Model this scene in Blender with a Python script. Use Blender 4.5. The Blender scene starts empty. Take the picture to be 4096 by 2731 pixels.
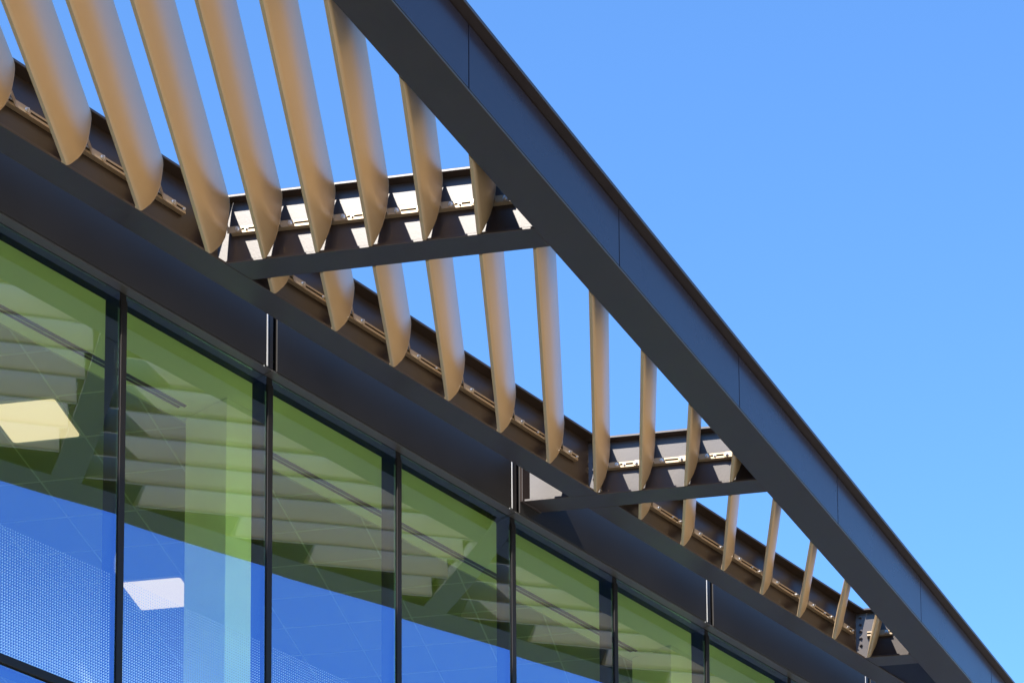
import bpy, math
from mathutils import Vector, Matrix

sc = bpy.context.scene
col = sc.collection
R = math.radians

# ------------------------------------------------------------------ camera
# Metres. X runs along the facade (away from the camera), Y into the building, Z up; the lens is the origin.
# The photograph has its verticals corrected: a lens shifted upwards.
YAW, PITCH, ROLL = 0.6921118, 0.1124467, -0.0060265
fw = Vector((math.cos(YAW) * math.cos(PITCH), math.sin(YAW) * math.cos(PITCH), math.sin(PITCH)))
r0 = fw.cross(Vector((0, 0, 1))).normalized()
u0 = r0.cross(fw)
rt = r0 * math.cos(ROLL) + u0 * math.sin(ROLL)
up = -r0 * math.sin(ROLL) + u0 * math.cos(ROLL)
cam_data = bpy.data.cameras.new('camera')
cam_data.sensor_width = 36.0
cam_data.lens = 9191.34 / 4096 * 36.0
cam_data.shift_y = (5499.81 - 1365.5) / 4096
cam_data.clip_start = 0.1
cam_data.clip_end = 20000
cam = bpy.data.objects.new('camera', cam_data)
cam.matrix_world = Matrix(((rt.x, up.x, -fw.x, 0), (rt.y, up.y, -fw.y, 0), (rt.z, up.z, -fw.z, 0), (0, 0, 0, 1)))
col.objects.link(cam)
sc.camera = cam

# ------------------------------------------------------------------ sky, sun, exposure
SUN = Vector((1.000, 0.246, -1.090)).normalized()          # the way the sunlight travels
world = bpy.data.worlds.new('World')
sc.world = world
world.use_nodes = True
wn, wl = world.node_tree.nodes, world.node_tree.links
sky = wn.new('ShaderNodeTexSky')
sky.sky_type = 'NISHITA'
sky.sun_disc = False
sky.sun_elevation = math.asin(-SUN.z)
sky.sun_rotation = math.atan2(-SUN.x, -SUN.y)
sky.altitude = 0
sky.air_density = 1.0
sky.dust_density = 0.0
sky.ozone_density = 10.0
grade = wn.new('ShaderNodeVectorMath'); grade.operation = 'MULTIPLY'      # a slightly cleaner azure, the same all over the sky
grade.inputs[1].default_value = (0.88, 1.03, 1.06)
wl.new(sky.outputs['Color'], grade.inputs[0]); wl.new(grade.outputs[0], wn['Background'].inputs['Color'])
wn['Background'].inputs['Strength'].default_value = 0.15

sun_data = bpy.data.lights.new('sun', 'SUN')
sun_data.energy = 5.0
sun_data.angle = R(0.53)
sun_data.color = (1.0, 0.93, 0.84)
sun = bpy.data.objects.new('sun', sun_data)
sun.rotation_euler = SUN.to_track_quat('-Z', 'Y').to_euler()
sun.location = (-40, -7, 30)
col.objects.link(sun)

sc.view_settings.view_transform = 'Standard'
sc.view_settings.look = 'None'
sc.view_settings.exposure = 1.2
sc.view_settings.gamma = 1.0
sc.view_settings.use_curve_mapping = False
sc.cycles.max_bounces = 12
sc.cycles.transparent_max_bounces = 24

# ------------------------------------------------------------------ helpers
class MB:
    """Collects faces and links them as one mesh object."""
    def __init__(s):
        s.v, s.f = [], []
    def hex(s, p):                       # p: 4 bottom corners (ccw from above), 4 top corners
        b = len(s.v); s.v += [tuple(q) for q in p]
        s.f += [tuple(b + i for i in q) for q in ((3, 2, 1, 0), (4, 5, 6, 7), (0, 1, 5, 4), (1, 2, 6, 5), (2, 3, 7, 6), (3, 0, 4, 7))]
        return s
    def box(s, x0, x1, y0, y1, z0, z1):
        return s.hex([(x0, y0, z0), (x1, y0, z0), (x1, y1, z0), (x0, y1, z0), (x0, y0, z1), (x1, y0, z1), (x1, y1, z1), (x0, y1, z1)])
    def loft(s, A, B):                   # two matching closed rings, capped
        b, n = len(s.v), len(A)
        s.v += [tuple(q) for q in A] + [tuple(q) for q in B]
        for i in range(n):
            j = (i + 1) % n
            s.f.append((b + i, b + j, b + n + j, b + n + i))
        s.f.append(tuple(b + i for i in reversed(range(n))))
        s.f.append(tuple(b + n + i for i in range(n)))
        return s
    def mesh(s, name, mat, smooth=None):
        me = bpy.data.meshes.new(name)
        me.from_pydata(s.v, [], s.f)
        me.materials.append(mat)
        bm = None
        import bmesh
        bm = bmesh.new(); bm.from_mesh(me)
        bmesh.ops.recalc_face_normals(bm, faces=bm.faces)
        if smooth is not None:
            for f in bm.faces: f.smooth = True
            for e in bm.edges:
                if len(e.link_faces) == 2 and e.calc_face_angle(0) > R(smooth): e.smooth = False
        bm.to_mesh(me); bm.free()
        return me
    def build(s, name, mat, parent=None, bevel=0.0, smooth=None):
        o = link(name, s.mesh(name, mat, smooth), parent)
        if bevel:
            m = o.modifiers.new('bevel', 'BEVEL'); m.width = bevel; m.segments = 2; m.limit_method = 'ANGLE'; m.angle_limit = R(40)
        return o

def link(name, data, parent=None):
    o = bpy.data.objects.new(name, data)
    col.objects.link(o)
    if parent: o.parent = parent
    return o

def thing(name, label, cat, loc=(0, 0, 0), group=None):
    o = link(name, None)
    o.empty_display_size = 0.3
    o['label'] = label; o['category'] = cat
    if group: o['group'] = group
    return o

# ------------------------------------------------------------------ materials
def new_mat(name):
    m = bpy.data.materials.new(name); m.use_nodes = True
    return m, m.node_tree.nodes, m.node_tree.links

def paint(name, base, rough, metallic=0.0, spec=0.5, rough_var=0.06, col_var=0.12, bump=0.0, bscale=220.0, scale=3.0, tone_var=0.05, bdist=0.001):
    m, n, l = new_mat(name)
    b = n['Principled BSDF']
    b.inputs['Metallic'].default_value = metallic
    b.inputs['Specular IOR Level'].default_value = spec
    tc = n.new('ShaderNodeTexCoord')
    t = n.new('ShaderNodeTexNoise'); t.inputs['Scale'].default_value = scale; t.inputs['Detail'].default_value = 6
    l.new(tc.outputs['Object'], t.inputs['Vector'])
    mr = n.new('ShaderNodeMapRange'); mr.inputs['To Min'].default_value = rough - rough_var; mr.inputs['To Max'].default_value = rough + rough_var
    l.new(t.outputs['Fac'], mr.inputs['Value']); l.new(mr.outputs['Result'], b.inputs['Roughness'])
    mx = n.new('ShaderNodeMix'); mx.data_type = 'RGBA'
    mx.inputs[6].default_value = (*[c * (1 - col_var) for c in base], 1); mx.inputs[7].default_value = (*[c * (1 + col_var) for c in base], 1)
    l.new(t.outputs['Fac'], mx.inputs[0])
    oi = n.new('ShaderNodeObjectInfo'); tone = n.new('ShaderNodeMapRange'); tone.inputs['To Min'].default_value = 1 - tone_var; tone.inputs['To Max'].default_value = 1 + tone_var
    l.new(oi.outputs['Random'], tone.inputs['Value'])
    sca = n.new('ShaderNodeVectorMath'); sca.operation = 'SCALE'
    l.new(mx.outputs[2], sca.inputs[0]); l.new(tone.outputs['Result'], sca.inputs['Scale']); l.new(sca.outputs[0], b.inputs['Base Color'])
    if bump:
        t2 = n.new('ShaderNodeTexNoise'); t2.inputs['Scale'].default_value = bscale; t2.inputs['Detail'].default_value = 3
        l.new(tc.outputs['Object'], t2.inputs['Vector'])
        bp = n.new('ShaderNodeBump'); bp.inputs['Strength'].default_value = bump; bp.inputs['Distance'].default_value = bdist
        l.new(t2.outputs['Fac'], bp.inputs['Height']); l.new(bp.outputs['Normal'], b.inputs['Normal'])
    return m

M_STEEL = paint('dark_steel_paint', (0.030, 0.0215, 0.019), 0.36, 0.06, 0.60, rough_var=0.07, col_var=0.25, bump=0.3, bscale=90)
M_PANEL = paint('dark_panel_paint', (0.018, 0.016, 0.0145), 0.40, 0.0, 0.4, scale=1.4, rough_var=0.09, col_var=0.25, bump=0.4, bscale=1.5, bdist=0.006)
M_FASCIA = paint('fascia_paint', (0.028, 0.023, 0.034), 0.27, 0.08, 0.38, scale=0.9, rough_var=0.07, bump=0.5, bscale=1.7, bdist=0.006)
M_NAVY = paint('soffit_sky_reflection', (0.006, 0.008, 0.022), 0.5, 0.0, 0.2)  # navy base colour stands in for sky reflected in the panel
M_TRIM = paint('grey_trim_paint', (0.060, 0.056, 0.050), 0.38, 0.15)
M_BRONZE = paint('bronze_louvre_paint', (0.53, 0.380, 0.205), 0.33, 0.45, 0.5, rough_var=0.04, col_var=0.05, bump=0.05, bscale=300)
M_RAIL = paint('bronze_rail_paint', (0.33, 0.255, 0.165), 0.40, 0.3)
M_ZINC = paint('zinc_bolt', (0.62, 0.62, 0.62), 0.3, 1.0)
M_ALU = paint('bare_aluminium', (0.55, 0.55, 0.54), 0.45, 0.3)
M_FRAME = paint('black_frame', (0.012, 0.011, 0.011), 0.42, 0.0, 0.2)
M_GASKET = paint('black_gasket', (0.008, 0.008, 0.008), 0.6)
M_PLASTER = paint('white_plaster', (0.72, 0.73, 0.70), 0.8)
M_COLUMN = paint('column_paint', (0.93, 0.94, 0.93), 0.5)
M_TILE = paint('ceiling_tile_dimmed', (0.32, 0.32, 0.26), 0.85, scale=0.9, col_var=0.06)  # tone darkened to stand in for daylight fading away from the windows
M_STRIP = paint('ceiling_plaster', (0.90, 0.90, 0.85), 0.7, scale=0.7, col_var=0.05)  # plasterboard; kept much lighter than the tiles, window daylight put into the tone
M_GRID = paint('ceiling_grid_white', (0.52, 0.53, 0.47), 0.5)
M_FLOOR = paint('pale_vinyl_floor', (0.64, 0.67, 0.52), 0.9)
M_SLOT = paint('black_slot', (0.012, 0.011, 0.011), 0.5)
M_ROOF = paint('roof_membrane', (0.22, 0.22, 0.22), 0.8)
M_GROUND = paint('pale_paving', (0.25, 0.225, 0.185), 0.8, col_var=0.2, scale=0.4)

m, n, l = new_mat('lit_diffuser')
n['Principled BSDF'].inputs['Base Color'].default_value = (0.85, 0.84, 0.80, 1)
n['Principled BSDF'].inputs['Emission Color'].default_value = (1.0, 0.66, 0.84, 1)
n['Principled BSDF'].inputs['Emission Strength'].default_value = 0.47
M_LAMP = m

COAT = (0.15, 0.235, 0.46)
TINT = (0.85, 1.0, 0.80)
def glass(name, frit):
    m, n, l = new_mat(name)
    out = n['Material Output']; n.remove(n['Principled BSDF'])
    # Schlick reflectance, the same from both sides of the sheet; the outer face carries a bluish solar coating,
    # what it reflects is missing from what passes
    geo = n.new('ShaderNodeNewGeometry'); dot = n.new('ShaderNodeVectorMath'); dot.operation = 'DOT_PRODUCT'
    l.new(geo.outputs['Incoming'], dot.inputs[0]); l.new(geo.outputs['Normal'], dot.inputs[1])
    def mth(op, a, b):
        q = n.new('ShaderNodeMath'); q.operation = op
        for i, x in enumerate((a, b)):
            if isinstance(x, (int, float)): q.inputs[i].default_value = x
            elif x is not None: l.new(x, q.inputs[i])
        return q.outputs[0]
    def vm(op, a, b):
        q = n.new('ShaderNodeVectorMath'); q.operation = op
        for i, x in enumerate((a, b)):
            if isinstance(x, tuple): q.inputs[i].default_value = x
            else: l.new(x, q.inputs[i])
        return q.outputs[0]
    tcy = n.new('ShaderNodeTexCoord'); spy = n.new('ShaderNodeSeparateXYZ'); l.new(tcy.outputs['Object'], spy.inputs[0])
    outer = mth('LESS_THAN', spy.outputs['Y'], 12.375)
    sch = mth('POWER', mth('SUBTRACT', 1.0, mth('ABSOLUTE', dot.outputs['Value'], None)), 5.0)
    cmb = n.new('ShaderNodeMix'); cmb.data_type = 'RGBA'
    l.new(outer, cmb.inputs[0]); cmb.inputs[6].default_value = (0.04, 0.045, 0.05, 1); cmb.inputs[7].default_value = (*COAT, 1)
    shc = n.new('ShaderNodeCombineXYZ')
    for k in range(3): l.new(sch, shc.inputs[k])
    refl = vm('ADD', cmb.outputs[2], vm('MULTIPLY', vm('SUBTRACT', (1, 1, 1), cmb.outputs[2]), shc.outputs[0]))
    gl = n.new('ShaderNodeBsdfGlossy'); gl.inputs['Roughness'].default_value = 0.0; l.new(refl, gl.inputs['Color'])
    tr = n.new('ShaderNodeBsdfTransparent'); l.new(vm('MULTIPLY', vm('SUBTRACT', (1, 1, 1), refl), TINT), tr.inputs['Color'])
    add = n.new('ShaderNodeAddShader'); l.new(tr.outputs[0], add.inputs[0]); l.new(gl.outputs[0], add.inputs[1])
    if not frit:
        l.new(add.outputs[0], out.inputs['Surface']); return m
    # printed frit: small triangles that grow towards the transom
    def math_(op, a, b=None, c=None):
        q = n.new('ShaderNodeMath'); q.operation = op
        for i, x in enumerate((a, b, c)):
            if x is None: continue
            if isinstance(x, (int, float)): q.inputs[i].default_value = x
            else: l.new(x, q.inputs[i])
        return q.outputs[0]
    tc = n.new('ShaderNodeTexCoord'); sp = n.new('ShaderNodeSeparateXYZ'); l.new(tc.outputs['Object'], sp.inputs[0])
    PX, PZ, ZTOPF = 0.0221, 0.0212, 7.685
    row = math_('DIVIDE', sp.outputs['Z'], PZ)
    zc = math_('MULTIPLY', math_('ADD', math_('FLOOR', row), 0.5), PZ)
    u = math_('FRACT', math_('DIVIDE', sp.outputs['X'], PX))
    v = math_('FRACT', row)
    mr = n.new('ShaderNodeMapRange'); mr.inputs['From Min'].default_value = ZTOPF; mr.inputs['From Max'].default_value = 6.74
    mr.inputs['To Min'].default_value = 0.40; mr.inputs['To Max'].default_value = 0.98; l.new(zc, mr.inputs['Value'])
    s = mr.outputs['Result']
    inside = math_('MULTIPLY', math_('LESS_THAN', u, s), math_('LESS_THAN', v, u))     # right-angled triangles
    below = math_('LESS_THAN', zc, ZTOPF)
    bay_u = math_('MODULO', math_('SUBTRACT', sp.outputs['X'], 9.0182 - 15.0), 1.5)
    edge = math_('MULTIPLY', math_('LESS_THAN', bay_u, 1.395), math_('GREATER_THAN', bay_u, 0.012))
    mask = math_('MULTIPLY', math_('MULTIPLY', inside, below), edge)
    mask = math_('MULTIPLY', mask, math_('LESS_THAN', sp.outputs['Y'], 12.37))         # printed on one face only
    df = n.new('ShaderNodeBsdfDiffuse'); l.new(vm('MULTIPLY', vm('SUBTRACT', (1, 1, 1), refl), (0.46, 0.68, 0.80)), df.inputs['Color'])
    m2 = n.new('ShaderNodeMixShader')
    l.new(mask, m2.inputs[0]); l.new(tr.outputs[0], m2.inputs[1]); l.new(df.outputs[0], m2.inputs[2])
    l.new(m2.outputs[0], add.inputs[0]); l.new(add.outputs[0], out.inputs['Surface'])
    return m
M_GLASS = glass('green_tinted_glass', False)
M_FRIT = glass('green_tinted_glass_with_frit', True)

# ------------------------------------------------------------------ ground
GZ = -1.6
g = MB(); g.v = [(-4000, -4000, GZ), (4000, -4000, GZ), (4000, 4000, GZ), (-4000, 4000, GZ)]; g.f = [(0, 1, 2, 3)]
o = g.build('ground', M_GROUND); o['kind'] = 'structure'

# ------------------------------------------------------------------ building
YG, YS = 12.359, 12.268             # outer face of the glass, face of the spandrel panels
ZH, ZT0, ZT1 = 9.854, 6.657, 6.735  # window head, transom
ZFL = 5.75                          # floor level behind these windows
X0 = 9.0182
MW, MD = 0.060, 0.163               # mullion width and depth behind the glass
XA, XB = X0 - 1.5 * 4, X0 + 1.5 * 13
YB = 24.0
ZP = 10.78                          # top of the parapet
bld = thing('office_building', 'office building with dark spandrel panels and green tinted glass in black frames', 'building')

BOW = 0.005                          # sealed panes are never quite flat
def pane(x0, x1, z0, z1, mat, i):
    nx, nz = 8, 12
    b = MB()
    for side, yy in ((0, YG), (1, YG + .028)):
        for a in range(nx + 1):
            for c in range(nz + 1):
                u, v = 2 * a / nx - 1, 2 * c / nz - 1
                d = BOW * (1 + .25 * math.sin(i * 2.3)) * (1 - u * u) * (1 - v * v)
                d += .0014 * (u * math.sin(i * 5.1 + 1) + v * math.sin(i * 3.7))
                b.v.append((x0 + (x1 - x0) * a / nx, yy + .002 + d, z0 + (z1 - z0) * c / nz))
    N = (nx + 1) * (nz + 1)
    for a in range(nx):
        for c in range(nz):
            q = (a * (nz + 1) + c, (a + 1) * (nz + 1) + c, (a + 1) * (nz + 1) + c + 1, a * (nz + 1) + c + 1)
            b.f.append(q); b.f.append(tuple(N + k for k in reversed(q)))
    rim = [a * (nz + 1) for a in range(nx + 1)] + [nx * (nz + 1) + c for c in range(1, nz + 1)] + [a * (nz + 1) + nz for a in range(nx - 1, -1, -1)] + [c for c in range(nz - 1, 0, -1)]
    for k in range(len(rim)):
        p, r = rim[k], rim[(k + 1) % len(rim)]
        b.f.append((r, p, N + p, N + r))
    return b.build('window_pane', mat, bld, smooth=30)
def mx(i): return X0 + 1.5 * i       # right edge of mullion i
for i in range(-3, 14):
    x0, x1 = mx(i - 1), mx(i) - MW
    pane(x0 + .002, x1 - .002, ZT1 + .002, ZH - .002, M_FRIT, i)
    pane(x0 + .002, x1 - .002, ZFL - 1.1, ZT0 - .002, M_GLASS, i)
for i in range(-4, 14):
    x1 = mx(i); x0 = x1 - MW
    mu = MB().box(x0, x1, YG + .0, YG + MD, ZFL - 1.15, ZH - .001).build('mullion', M_FRAME, bld)
    MB().box(x0 + .004, x1, YG - .014, YG - .001, ZFL - 1.15, ZH - .055).build('cover_cap', M_FRAME, mu, bevel=.004)
for i in range(-3, 14):
    x0, x1 = mx(i - 1) + .001, mx(i) - MW - .001
    t = MB().box(x0, x1, YG + .002, YG + MD - .002, ZT0, ZT1).build('transom', M_FRAME, bld)
    MB().box(x0, x1, YG - .020, YG + .001, ZT0 + .006, ZT1 - .006).build('cover_cap', M_FRAME, t, bevel=.004)
MB().box(XA - 1.5, XB, YG + .030, YG + MD, ZH + .001, ZH + .14).build('head_transom', M_FRAME, bld)
MB().box(XA - 1.5, XB, YG - .001, YG + .029, ZH, ZH + .14).build('head_gasket', M_GASKET, bld)

# spandrel panels, two windows wide; the joint stands just before every second mullion
JX = [mx(k) - 0.093 for k in range(-4, 15, 2)]
for a, b in zip(JX[:-1], JX[1:]):
    MB().box(a + .057, b - .055, YS, YS + .035, ZH + .016, ZP - .03).build('spandrel_panel', M_PANEL, bld, bevel=.004)
    MB().box(a + .004, b - .004, YS + .004, YG - .002, ZH, ZH + .014).build('drip_trim', M_TRIM, bld, bevel=.003)
for x in JX[1:-1]:
    MB().box(x - .055, x + .057, YS + .050, YS + .056, ZH + .016, ZP - .04).build('joint_backing', M_GASKET, bld)
    MB().box(x - .054, x - .041, YS - .002, YS + .034, ZH + .018, ZP - .04).build('joint_trim', M_ALU, bld, bevel=.002)
    MB().box(x - .040, x + .016, YS + .004, YS + .040, ZH + .018, ZP - .04).build('joint_cover', M_PANEL, bld, bevel=.002)
    MB().box(x - .085, x - .078, YS + .001, YS + .0035, ZH + .001, ZH + .013).build('trim_clip', M_ALU, bld)
MB().box(XA - 1.5, XB, YS + .058, YG + .02, ZH + .15, ZP - .04).build('wall', M_GASKET, bld)
MB().box(XA - 1.5, XB, YS - .015, YS + .26, ZP - .028, ZP).build('coping', M_PANEL, bld, bevel=.004)
MB().box(XA - 1.5, XB, YS + .27, YB, ZP - .28, ZP - .12).build('roof_slab', M_ROOF, bld)
MB().box(XA - 1.5, XB, YG, YG + .2, GZ - .2, ZFL - 1.16).build('lower_wall', M_PANEL, bld)
MB().box(XA - 1.8, XA - 1.505, YS + .06, YB, GZ - .2, ZP - .05).build('side_wall', M_PANEL, bld)
MB().box(XB + .005, XB + .3, YS + .06, YB, GZ - .2, ZP - .05).build('side_wall', M_PANEL, bld)
MB().box(XA - 1.5, XB, YB + .005, YB + .3, GZ - .2, ZP - .05).build('rear_wall', M_PLASTER, bld)

fl = MB().box(XA - 1.5, XB, YG + .21, YB, ZFL - .35, ZFL).build('floor', M_FLOOR); fl['kind'] = 'structure'

# the structural grid is skewed to the facade: G runs along the tiles, C across (outwards)
CV = Vector((0.494064, -0.869426)); GV = Vector((0.869426, 0.494064))
def gs(g, s): return (g * GV.x + s * CV.x, g * GV.y + s * CV.y)

# ------------------------------------------------------------------ ceiling: square tiles, grid bars, lights, slots, columns
ZC = 10.154
TG0, TGD, TC0, TCD = 18.28, 0.6555, -6.766, 0.6560
YE = 13.77                           # the tiles start here; a plain strip runs along the windows
ce = MB().box(XA - 1.4, XB - .1, YG + MD + .002, YB - .01, ZC + .035, ZC + .055).build('ceiling', M_PLASTER); ce['kind'] = 'structure'
MB().box(XA - 1.4, XB - .1, YG + MD + .002, YE - .008, ZC, ZC + .034).build('plain_strip', M_STRIP, ce)
MB().box(XA - 1.4, XB - .1, YE - .007, YE + .007, ZC - .006, ZC + .033).build('edge_bar', M_GRID, ce)
def clip(poly, y0):
    out = []
    for k in range(len(poly)):
        a, b = poly[k], poly[(k + 1) % len(poly)]
        if a[1] >= y0: out.append(a)
        if (a[1] >= y0) != (b[1] >= y0):
            t = (y0 - a[1]) / (b[1] - a[1]); out.append((a[0] + t * (b[0] - a[0]), y0))
    return out
def cell(i, j, gap):
    g0, g1 = TG0 + TGD * i + gap, TG0 + TGD * (i + 1) - gap
    c0, c1 = TC0 - TCD * (j + 1) + gap, TC0 - TCD * j - gap
    return [gs(g0, c1), gs(g1, c1), gs(g1, c0), gs(g0, c0)]
lamps = {(-2, 0), (3, 0), (8, 0), (-2, 5), (3, 5), (8, 5), (13, 5), (-7, 5), (13, 0), (-2, 10), (3, 10), (8, 10), (13, 10), (18, 5), (18, 10)}  # two are in view; the rest are unseen, added to light the room
tile_me = None
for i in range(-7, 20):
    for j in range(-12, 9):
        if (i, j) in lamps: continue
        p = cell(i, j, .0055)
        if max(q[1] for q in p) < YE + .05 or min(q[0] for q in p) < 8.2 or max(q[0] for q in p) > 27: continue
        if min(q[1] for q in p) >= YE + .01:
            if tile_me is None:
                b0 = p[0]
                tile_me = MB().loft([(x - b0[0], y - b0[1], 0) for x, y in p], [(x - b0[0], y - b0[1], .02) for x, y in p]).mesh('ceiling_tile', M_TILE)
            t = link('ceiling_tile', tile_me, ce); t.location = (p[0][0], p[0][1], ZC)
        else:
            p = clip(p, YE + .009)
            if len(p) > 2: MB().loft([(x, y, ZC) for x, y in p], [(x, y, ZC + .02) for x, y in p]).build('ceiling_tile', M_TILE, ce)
gb = MB()
def bar(p0, p1, w, z0, z1):
    d = (Vector(p1) - Vector(p0)).normalized(); nn = Vector((-d.y, d.x)) * w
    P0, P1 = Vector(p0), Vector(p1)
    q = [P0 - nn, P1 - nn, P1 + nn, P0 + nn]
    gb.hex([(v.x, v.y, z0) for v in q] + [(v.x, v.y, z1) for v in q])
for i in range(-8, 21):
    g = TG0 + TGD * i
    s0 = (YE + .008 - g * GV.y) / CV.y
    bar(gs(g, s0), gs(g, min(s0 - .1, TC0 - TCD * 9)), .0075, ZC - .003, ZC + .024)
for j in range(-12, 10):
    c = TC0 - TCD * j
    g0 = (YE + .008 - c * CV.y) / GV.y
    g0 = max(g0, TG0 - TGD * 8)
    bar(gs(g0, c), gs(TG0 + TGD * 20, c), .0078, ZC - .0025, ZC + .022)
gbo = gb.build('grid_bar_lattice', M_GRID, ce); gbo['kind'] = 'stuff'

def rounded(q, r, z, k=5):
    ring = []
    for a in range(4):
        P, A, B = Vector((*q[a], z)), Vector((*q[a - 1], z)), Vector((*q[(a + 1) % 4], z))
        u, v = (A - P).normalized() * r, (B - P).normalized() * r
        for s in range(k + 1):
            t = s / k
            ring.append(P + u * (1 - t) ** 2 + v * t ** 2)
    return ring
LAMP_LABEL = {(-2, 0): 'lit cream ceiling light panel in the leftmost window, above the blue reflection',
              (3, 0): 'lit whitish ceiling light panel beside the interior column, amid the dotted glass print'}
for (i, j) in sorted(lamps):
    t = ce
    if (i, j) in LAMP_LABEL: t = thing('ceiling_light', LAMP_LABEL[(i, j)], 'ceiling light')
    p = cell(i, j, .012)
    MB().loft([(x, y, ZC - .004) for x, y in p], [(x, y, ZC + .02) for x, y in p]).build('lamp_tray', M_GRID, t)
    p = cell(i, j, .030)
    MB().loft(rounded(p, .035, ZC - .012), rounded(p, .035, ZC - .0045)).build('diffuser', M_LAMP, t)

SLOT_Y = 13.572
for x0, x1, lab in ((XA, 12.20, 'thin black double slot air diffuser running along the ceiling behind the left windows'),
                    (12.86, 18.47, 'thin black double slot air diffuser in the ceiling between the two interior columns')):
    t = thing('slot_diffuser', lab, 'air diffuser')
    for dy in (0, .044):
        MB().box(x0, x1 - dy * .6, SLOT_Y + dy - .015, SLOT_Y + dy + .015, ZC - .009, ZC - .0005).build('slot', M_SLOT, t)
    MB().box(x0, x1 - .02, SLOT_Y + .014, SLOT_Y + .030, ZC - .008, ZC - .0005).build('slot_rib', M_GRID, t)

for x0, lab in ((12.33, 'pale interior column seen through the second window from the left'), (18.58, 'pale interior column seen through the sixth window, low in the picture')):
    t = thing('column', lab, 'column')
    MB().box(x0, x0 + .46, 13.212, 13.712, ZFL, ZC - .001).build('shaft', M_COLUMN, t, bevel=.006)
    MB().box(x0 - .015, x0 + .475, 13.197, 13.727, ZFL, ZFL + .12).build('skirting', M_GRID, t)

# ------------------------------------------------------------------ canopy
can = thing('sun_canopy', 'dark steel canopy with rows of bronze louvre blades jutting out above the windows', 'canopy')
ZB, ZTOP = 9.978, 10.515
YI0, YI1 = 11.657, 11.884            # flange edges of the inner beam
OA1, OB1, OA2, OB2 = 7.309, 0.1964, 7.0018, 0.1948
def yo1(x): return OA1 + OB1 * x      # inner edge of the outer beam
def yo2(x): return OA2 + OB2 * x      # its outer face
CG = {0: 11.29, 1: 15.193, 2: 19.095, 3: 22.990}
FW, WO = 0.232, 0.068                # flange width; web offset from the near edge
def s_at_y(g, y): return (y - g * GV.y) / CV.y
def s_out(g, eps=.001): return (OA1 + eps + OB1 * g * GV.x - g * GV.y) / (CV.y - OB1 * CV.x)

# inner beams: the first ends against the second cross beam
def x_on(g, y):
    return gs(g, s_at_y(g, y))[0]
def ib_slab(a, bfun, y0, y1, z0, z1):
    q = [(a(y0), y0), (bfun(y0), y0), (bfun(y1), y1), (a(y1), y1)]
    return MB().hex([(x, y, z0) for x, y in q] + [(x, y, z1) for x, y in q])
YW = 11.760
segs = [(lambda y: 6.0, lambda y: x_on(CG[2] - .001, y), lambda y: x_on(CG[2] + WO - .030, y)),
        (lambda y: x_on(CG[2] + FW + .002, y), lambda y: 24.0, lambda y: 24.0)]
for k, (a, bf, bw) in enumerate(segs):
    aw = a if k == 0 else (lambda y: x_on(CG[2] + WO + .014, y))
    bm_ = ib_slab(aw, bw, YW, YW + .014, ZB + .0205, ZTOP - .0205).build('inner_beam', M_STEEL, can)
    ib_slab(a, bf, YI0, YI1, ZB, ZB + .020).build('bottom_flange', M_STEEL, bm_, bevel=.004)
    ib_slab(a, bf, YI0, YI1, ZTOP - .020, ZTOP).build('top_flange', M_STEEL, bm_, bevel=.004)
    if k == 0:
        e0, e1 = CG[2] + WO - .028, CG[2] + WO - .010
        q = [gs(e0, s_at_y(e0, YI0 + .01)), gs(e1, s_at_y(e1, YI0 + .01)), gs(e1, s_at_y(e1, YI1 - .01)), gs(e0, s_at_y(e0, YI1 - .01))]
        MB().hex([(x, y, ZB + .03) for x, y in q] + [(x, y, ZTOP - .03) for x, y in q]).build('end_plate', M_STEEL, bm_, bevel=.003)

# cross beams
cross = {}
for c, gc in CG.items():
    yin = YS - .030 if c == 2 else YI0 - .004
    ywe = YS - .030 if c == 2 else YW - .001
    def slab(o0, o1, ya, z0, z1):
        q = [gs(gc + o0, s_out(gc + o0)), gs(gc + o1, s_out(gc + o1)), gs(gc + o1, s_at_y(gc + o1, ya)), gs(gc + o0, s_at_y(gc + o0, ya))]
        return MB().hex([(x, y, z0) for x, y in q] + [(x, y, z1) for x, y in q])
    w = slab(WO, WO + .013, ywe, ZB + .0225, ZTOP - .0225).build('cross_beam', M_STEEL, can)
    cross[c] = w
    slab(0, FW, yin, ZB, ZB + .022).build('bottom_flange', M_STEEL, w, bevel=.004)
    slab(0, FW, yin, ZTOP - .022, ZTOP).build('top_flange', M_STEEL, w, bevel=.004)
    if c == 2:
        xa, xb = x_on(gc, YS) - .006, x_on(gc + FW, YS) + .006
        MB().box(xa, xb, YS - .028, YS - .001, ZB - .006, ZTOP + .03).build('end_plate', M_STEEL, w, bevel=.003)

# outer beam
XO0, XO1 = 5.5, 24.5
def oq(x0, x1, a, b, z0, z1):             # slab along the outer beam; a, b: offsets of its faces from the outer face (negative: outwards)
    q = [(x0, yo2(x0) + a), (x1, yo2(x1) + a), (x1, yo2(x1) + b), (x0, yo2(x0) + b)]
    return [(x, y, z0) for x, y in q] + [(x, y, z1) for x, y in q]
q = [(XO0, yo2(XO0) + .001), (XO1, yo2(XO1) + .001), (XO1, yo1(XO1)), (XO0, yo1(XO0))]
ob = MB().hex([(x, y, ZB) for x, y in q] + [(x, y, ZB + .012) for x, y in q]).build('outer_beam', M_STEEL, can, bevel=.003)
q = [(XO0, yo1(XO0) - .014), (XO1, yo1(XO1) - .014), (XO1, yo1(XO1)), (XO0, yo1(XO0))]
MB().hex([(x, y, ZB + .013) for x, y in q] + [(x, y, ZTOP - .04) for x, y in q]).build('inner_face', M_STEEL, ob)
MB().hex(oq(XO0, XO1, .022, .04, ZB + .0125, 10.45)).build('backing_plate', M_GASKET, ob)
FJ = [6.15, 8.37, 10.572, 12.763, 14.967, 17.198, 19.482, 21.813, 24.1]
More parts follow.
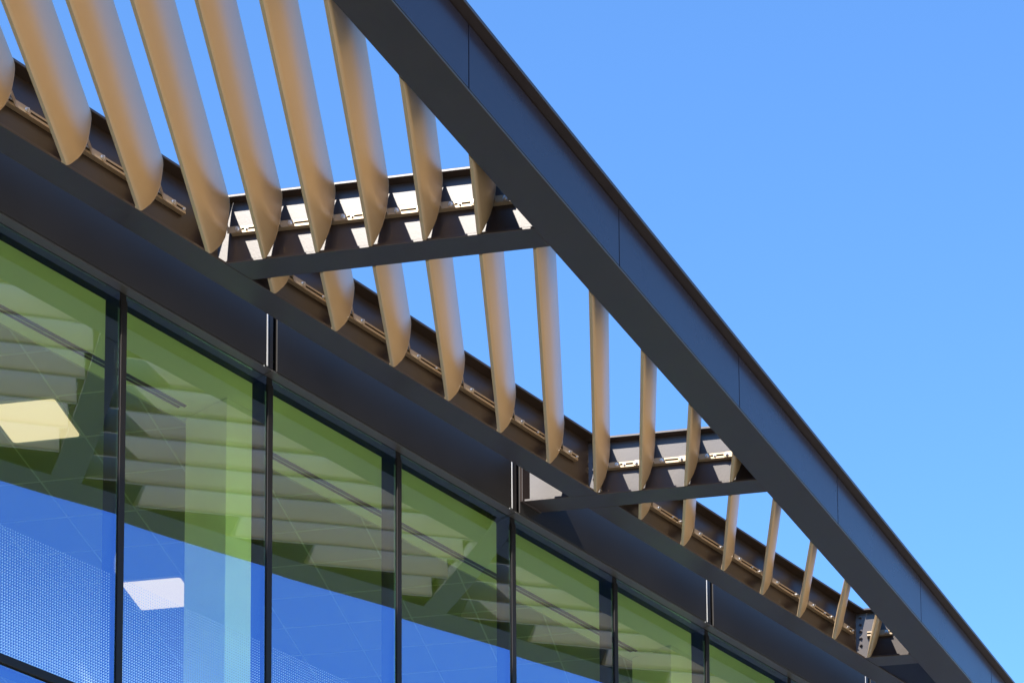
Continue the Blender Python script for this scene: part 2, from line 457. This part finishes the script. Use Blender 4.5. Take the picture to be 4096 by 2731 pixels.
ed = [XO0] + FJ + [XO1]
for a, b in zip(ed[:-1], ed[1:]):
    MB().hex(oq(a + .0045, b - .0045, 0, .018, ZB + .022, 10.452)).build('fascia_panel', M_FASCIA, ob, bevel=.003)
MB().hex(oq(XO0, XO1, -.002, .004, ZB + .0005, ZB + .0135)).build('edge_trim', M_TRIM, ob, bevel=.004)
MB().hex(oq(XO0, XO1, -.077, .33, 10.458, 10.483)).build('cap', M_STEEL, ob, bevel=.003)

# dark soffit panel that closes the last bay
g0 = CG[3] + FW + .004
pq = [gs(g0, s_out(g0)), (23.2, yo1(23.2) + .001), (21.9, YI0 - .002), gs(g0, s_at_y(g0, YI0 - .002))]
MB().hex([(x, y, ZB + .014) for x, y in pq] + [(x, y, ZB + .022) for x, y in pq]).build('soffit_panel', M_NAVY, can)

# louvre blades: one family of parallel blades, cut by each bay's beams
DV = Vector((0.799112, 0.601182)); NV = Vector((0.601182, -0.799112))
PROF = [(.000, .004), (.002, .000), (.024, .000), (.036, .013), (.049, .035), (.064, .065), (.082, .100), (.100, .145), (.116, .200), (.129, .260), (.139, .330), (.146, .400),
        (.149, .450), (.147, .490), (.140, .517), (.127, .530), (.117, .525), (.098, .472), (.077, .393), (.057, .305), (.039, .218), (.022, .130), (.008, .056), (.001, .022)]
ZL = ZB + .002
ZR = 10.252                              # height of the fixing bolts
YE_IN = YI0 - .006
def t_y(n, y): return (y - n * NV.y) / DV.y
def t_g(n, g): return (g - n * NV.dot(GV)) / DV.dot(GV)
def t_o(n): return (OA1 + .006 + OB1 * n * NV.x - n * NV.y) / (DV.y - OB1 * DV.x)
def at(n, t): return (n * NV.x + t * DV.x, n * NV.y + t * DV.y)
def span(n, bay):
    return max(t_g(n, CG[bay] + FW + .012), t_o(n)), t_y(n, YE_IN), t_g(n, CG[bay + 1] - .012)

def bolt_mesh(mat):
    b = MB()
    def cyl(r, y0, y1, k, ph=0.0):
        A = [(r * math.cos(2 * math.pi * i / k + ph), r * math.sin(2 * math.pi * i / k + ph)) for i in range(k)]
        b.loft([(x, y0, z) for x, z in A], [(x, y1, z) for x, z in A])
    cyl(.0165, -.004, 0, 14); cyl(.0122, -.015, -.0035, 6, .3); cyl(.0062, -.024, -.0145, 8)
    return b.mesh('bolt', mat, 35)
BOLT = bolt_mesh(M_ZINC)
BOLT_DARK = bolt_mesh(M_STEEL)
ROT_X = math.atan2(-GV.y, -GV.x) + math.pi / 2   # turns the head from -Y to -G
def bolt(parent, loc, face, s=1.0, me=None):       # face 'y': head towards -Y, 'g': head towards -G
    o = link('bolt', me or BOLT, parent); o.location = loc; o.scale = (s, s, s)
    if face == 'g': o.rotation_euler = (0, 0, ROT_X)
    return o
def lug_ring(a0, a1, zc, h):
    """outline in (a, z): a straight bar from a0 ending in a half round at a1"""
    r = h / 2; s = 1 if a1 > a0 else -1
    ring = [(a0, zc - r), (a1 - s * r, zc - r)]
    for i in range(1, 8):
        t = -math.pi / 2 + math.pi * i / 8
        ring.append((a1 - s * r + s * r * math.cos(t), zc + r * math.sin(t)))
    return ring + [(a1 - s * r, zc + r), (a0, zc + r)]

inner_last, cross_rng = {}, {}
for bay in (0, 1, 2):
    for k in range(-16, 18):
        n0 = -3.70 + 0.3955 * k
        ts, ti, tg = span(n0 + .075, bay)
        if min(ti, tg) - ts < .15: continue
        A, B = [], []
        for n_, z_ in PROF:
            n = n0 + n_
            s_, i_, g_ = span(n, bay)
            A.append((*at(n, s_), ZL + z_)); B.append((*at(n, min(i_, g_)), ZL + z_))
        bl = MB().loft(A, B).build('louvre_blade', M_BRONZE, can, smooth=38)
        _, ti2, tg2 = span(n0 + .118, bay)
        on_cross = tg2 < ti2
        pl = MB()                          # end plate with its fixing lugs
        cen = Vector((.072, .26))
        E0, E1 = [], []
        out = Vector((GV.x, GV.y, 0)) if on_cross else Vector((0, 1, 0))
        for n_, z_ in PROF:
            v = Vector((n_, z_)); v = v + (v - cen).normalized() * .0028
            n = n0 + v.x
            s_, i_, g_ = span(n, bay)
            P = Vector((*at(n, min(i_, g_)), ZL + max(v.y, -.001)))
            E0.append(P + out * .0003); E1.append(P + out * .0045)
        pl.loft(E0, E1)
        h = .050
        nf, nb = n0 + .1375, n0 + .050     # outer and inner face of the blade at the bolt height
        def tab(P0, P1, w):                # the strap from the blade's end back to the lug
            pl.hex([(P0.x - w.x, P0.y - w.y, ZR - .025), (P0.x + w.x, P0.y + w.y, ZR - .025), (P1.x + w.x, P1.y + w.y, ZR - .025), (P1.x - w.x, P1.y - w.y, ZR - .025),
                    (P0.x - w.x, P0.y - w.y, ZR + .025), (P0.x + w.x, P0.y + w.y, ZR + .025), (P1.x + w.x, P1.y + w.y, ZR + .025), (P1.x - w.x, P1.y - w.y, ZR + .025)])
        if on_cross:
            gp = CG[bay + 1] + WO - .0415
            f = lambda n: Vector(at(n, t_g(n, gp))).dot(CV)
            sf, sb = f(nf), f(nb)
            for nn, s0, s1, sbo in ((nf - .004, sf - .010, sf + .098, sf + .068), (nb + .004, sb + .010, sb - .098, sb - .068)):
                if s1 < s_at_y(gp, YI0) + .02 or s1 > s_out(gp) - .02: continue
                rg = lug_ring(s0, s1, ZR, h)
                pl.loft([(*gs(gp - .0045, s), z) for s, z in rg], [(*gs(gp, s), z) for s, z in rg])
                tab(Vector(at(nn, t_g(nn, CG[bay + 1] - .011))), Vector(at(nn, t_g(nn, gp - .001))), NV * .0022)
                bolt(bl, (*gs(gp - .0048, sbo), ZR), 'g')
            cross_rng.setdefault(bay, []).append((sb, sf))
        else:
            yp = YW - .0415
            xf, xb = at(nf, t_y(nf, yp))[0], at(nb, t_y(nb, yp))[0]
            for nn, a0, a1, ab in ((nf - .004, xf - .012, xf + .118, xf + .084), (nb + .004, xb + .012, xb - .118, xb - .084)):
                if a1 > x_on(CG[bay + 1], YI0) - .02 or a1 < x_on(CG[bay] + FW, YI0): continue
                rg = lug_ring(a0, a1, ZR, h)
                pl.loft([(x, yp - .0045, z) for x, z in rg], [(x, yp, z) for x, z in rg])
                tab(Vector(at(nn, t_y(nn, YE_IN + .001))), Vector(at(nn, t_y(nn, yp - .001))), NV * .0022)
                bolt(bl, (ab, yp - .0048, ZR), 'y')
            inner_last.setdefault(bay, []).append((xb, xf))
        pl.build('end_plate', M_RAIL, bl)

# slotted fixing rails
def rail(a0, a1, P):
    """P(a, out, z): a along the rail, out from the rail's face towards the web"""
    b = MB()
    def bx(o0, o1, z0, z1, m=b, p0=a0, p1=a1):
        m.hex([P(p0, o0, z0), P(p1, o0, z0), P(p1, o1, z0), P(p0, o1, z0), P(p0, o0, z1), P(p1, o0, z1), P(p1, o1, z1), P(p0, o1, z1)])
    bx(0, .004, ZR - .026, ZR - .008); bx(0, .004, ZR + .008, ZR + .023)
    bx(.0042, .038, ZR - .026, ZR - .022); bx(.0042, .038, ZR + .019, ZR + .023)
    r_ = b.build('louvre_rail', M_RAIL, can)
    m = MB(); bx(.030, .034, ZR - .0215, ZR + .0185, m); m.build('slot_backing', M_GASKET, r_)
    return r_
for bay, xs in inner_last.items():
    a0, a1 = min(x for x, _ in xs) - .17, max(x for _, x in xs) + .21
    a0 = max(a0, x_on(CG[bay] + FW, YI0) + .08)
    r_ = rail(a0, a1, lambda a, o_, z: (a, YW - .041 + o_, z))
    for x0, x1 in xs[::2]:
        if x1 + .34 < a1: bolt(r_, (x1 + .31, YW - .0415, ZR), 'y', .75)
    bolt(r_, (a1 - .02, YW - .0415, ZR), 'y', .75)
for bay, ss in cross_rng.items():
    gp = CG[bay + 1] + WO - .041
    a0, a1 = min(x for x, _ in ss), max(x for _, x in ss) + .13
    a0 = s_at_y(gp, YI0) + .02; a1 = min(a1, s_out(gp) - .03)
    r_ = rail(a0, a1, lambda a, o_, z, gp=gp: (*gs(gp + o_, a), z))
    for s0, s1 in ss[::2]:
        if s1 + .16 < a1: bolt(r_, (*gs(gp - .0005, s1 + .135), ZR), 'g', .75)

# bolted end plates
gp = CG[2] + WO - .0285
for i in range(6):
    bolt(cross[2], (*gs(gp, s_at_y(gp, YW) + .052), 10.150 + .0745 * i), 'g', 1.3, BOLT_DARK)
gp = CG[3] + WO - .001
for i in range(5):
    bolt(cross[3], (*gs(gp, s_at_y(gp, YW) + .05), 10.150 + .0745 * i), 'g', 1.2, BOLT_DARK)
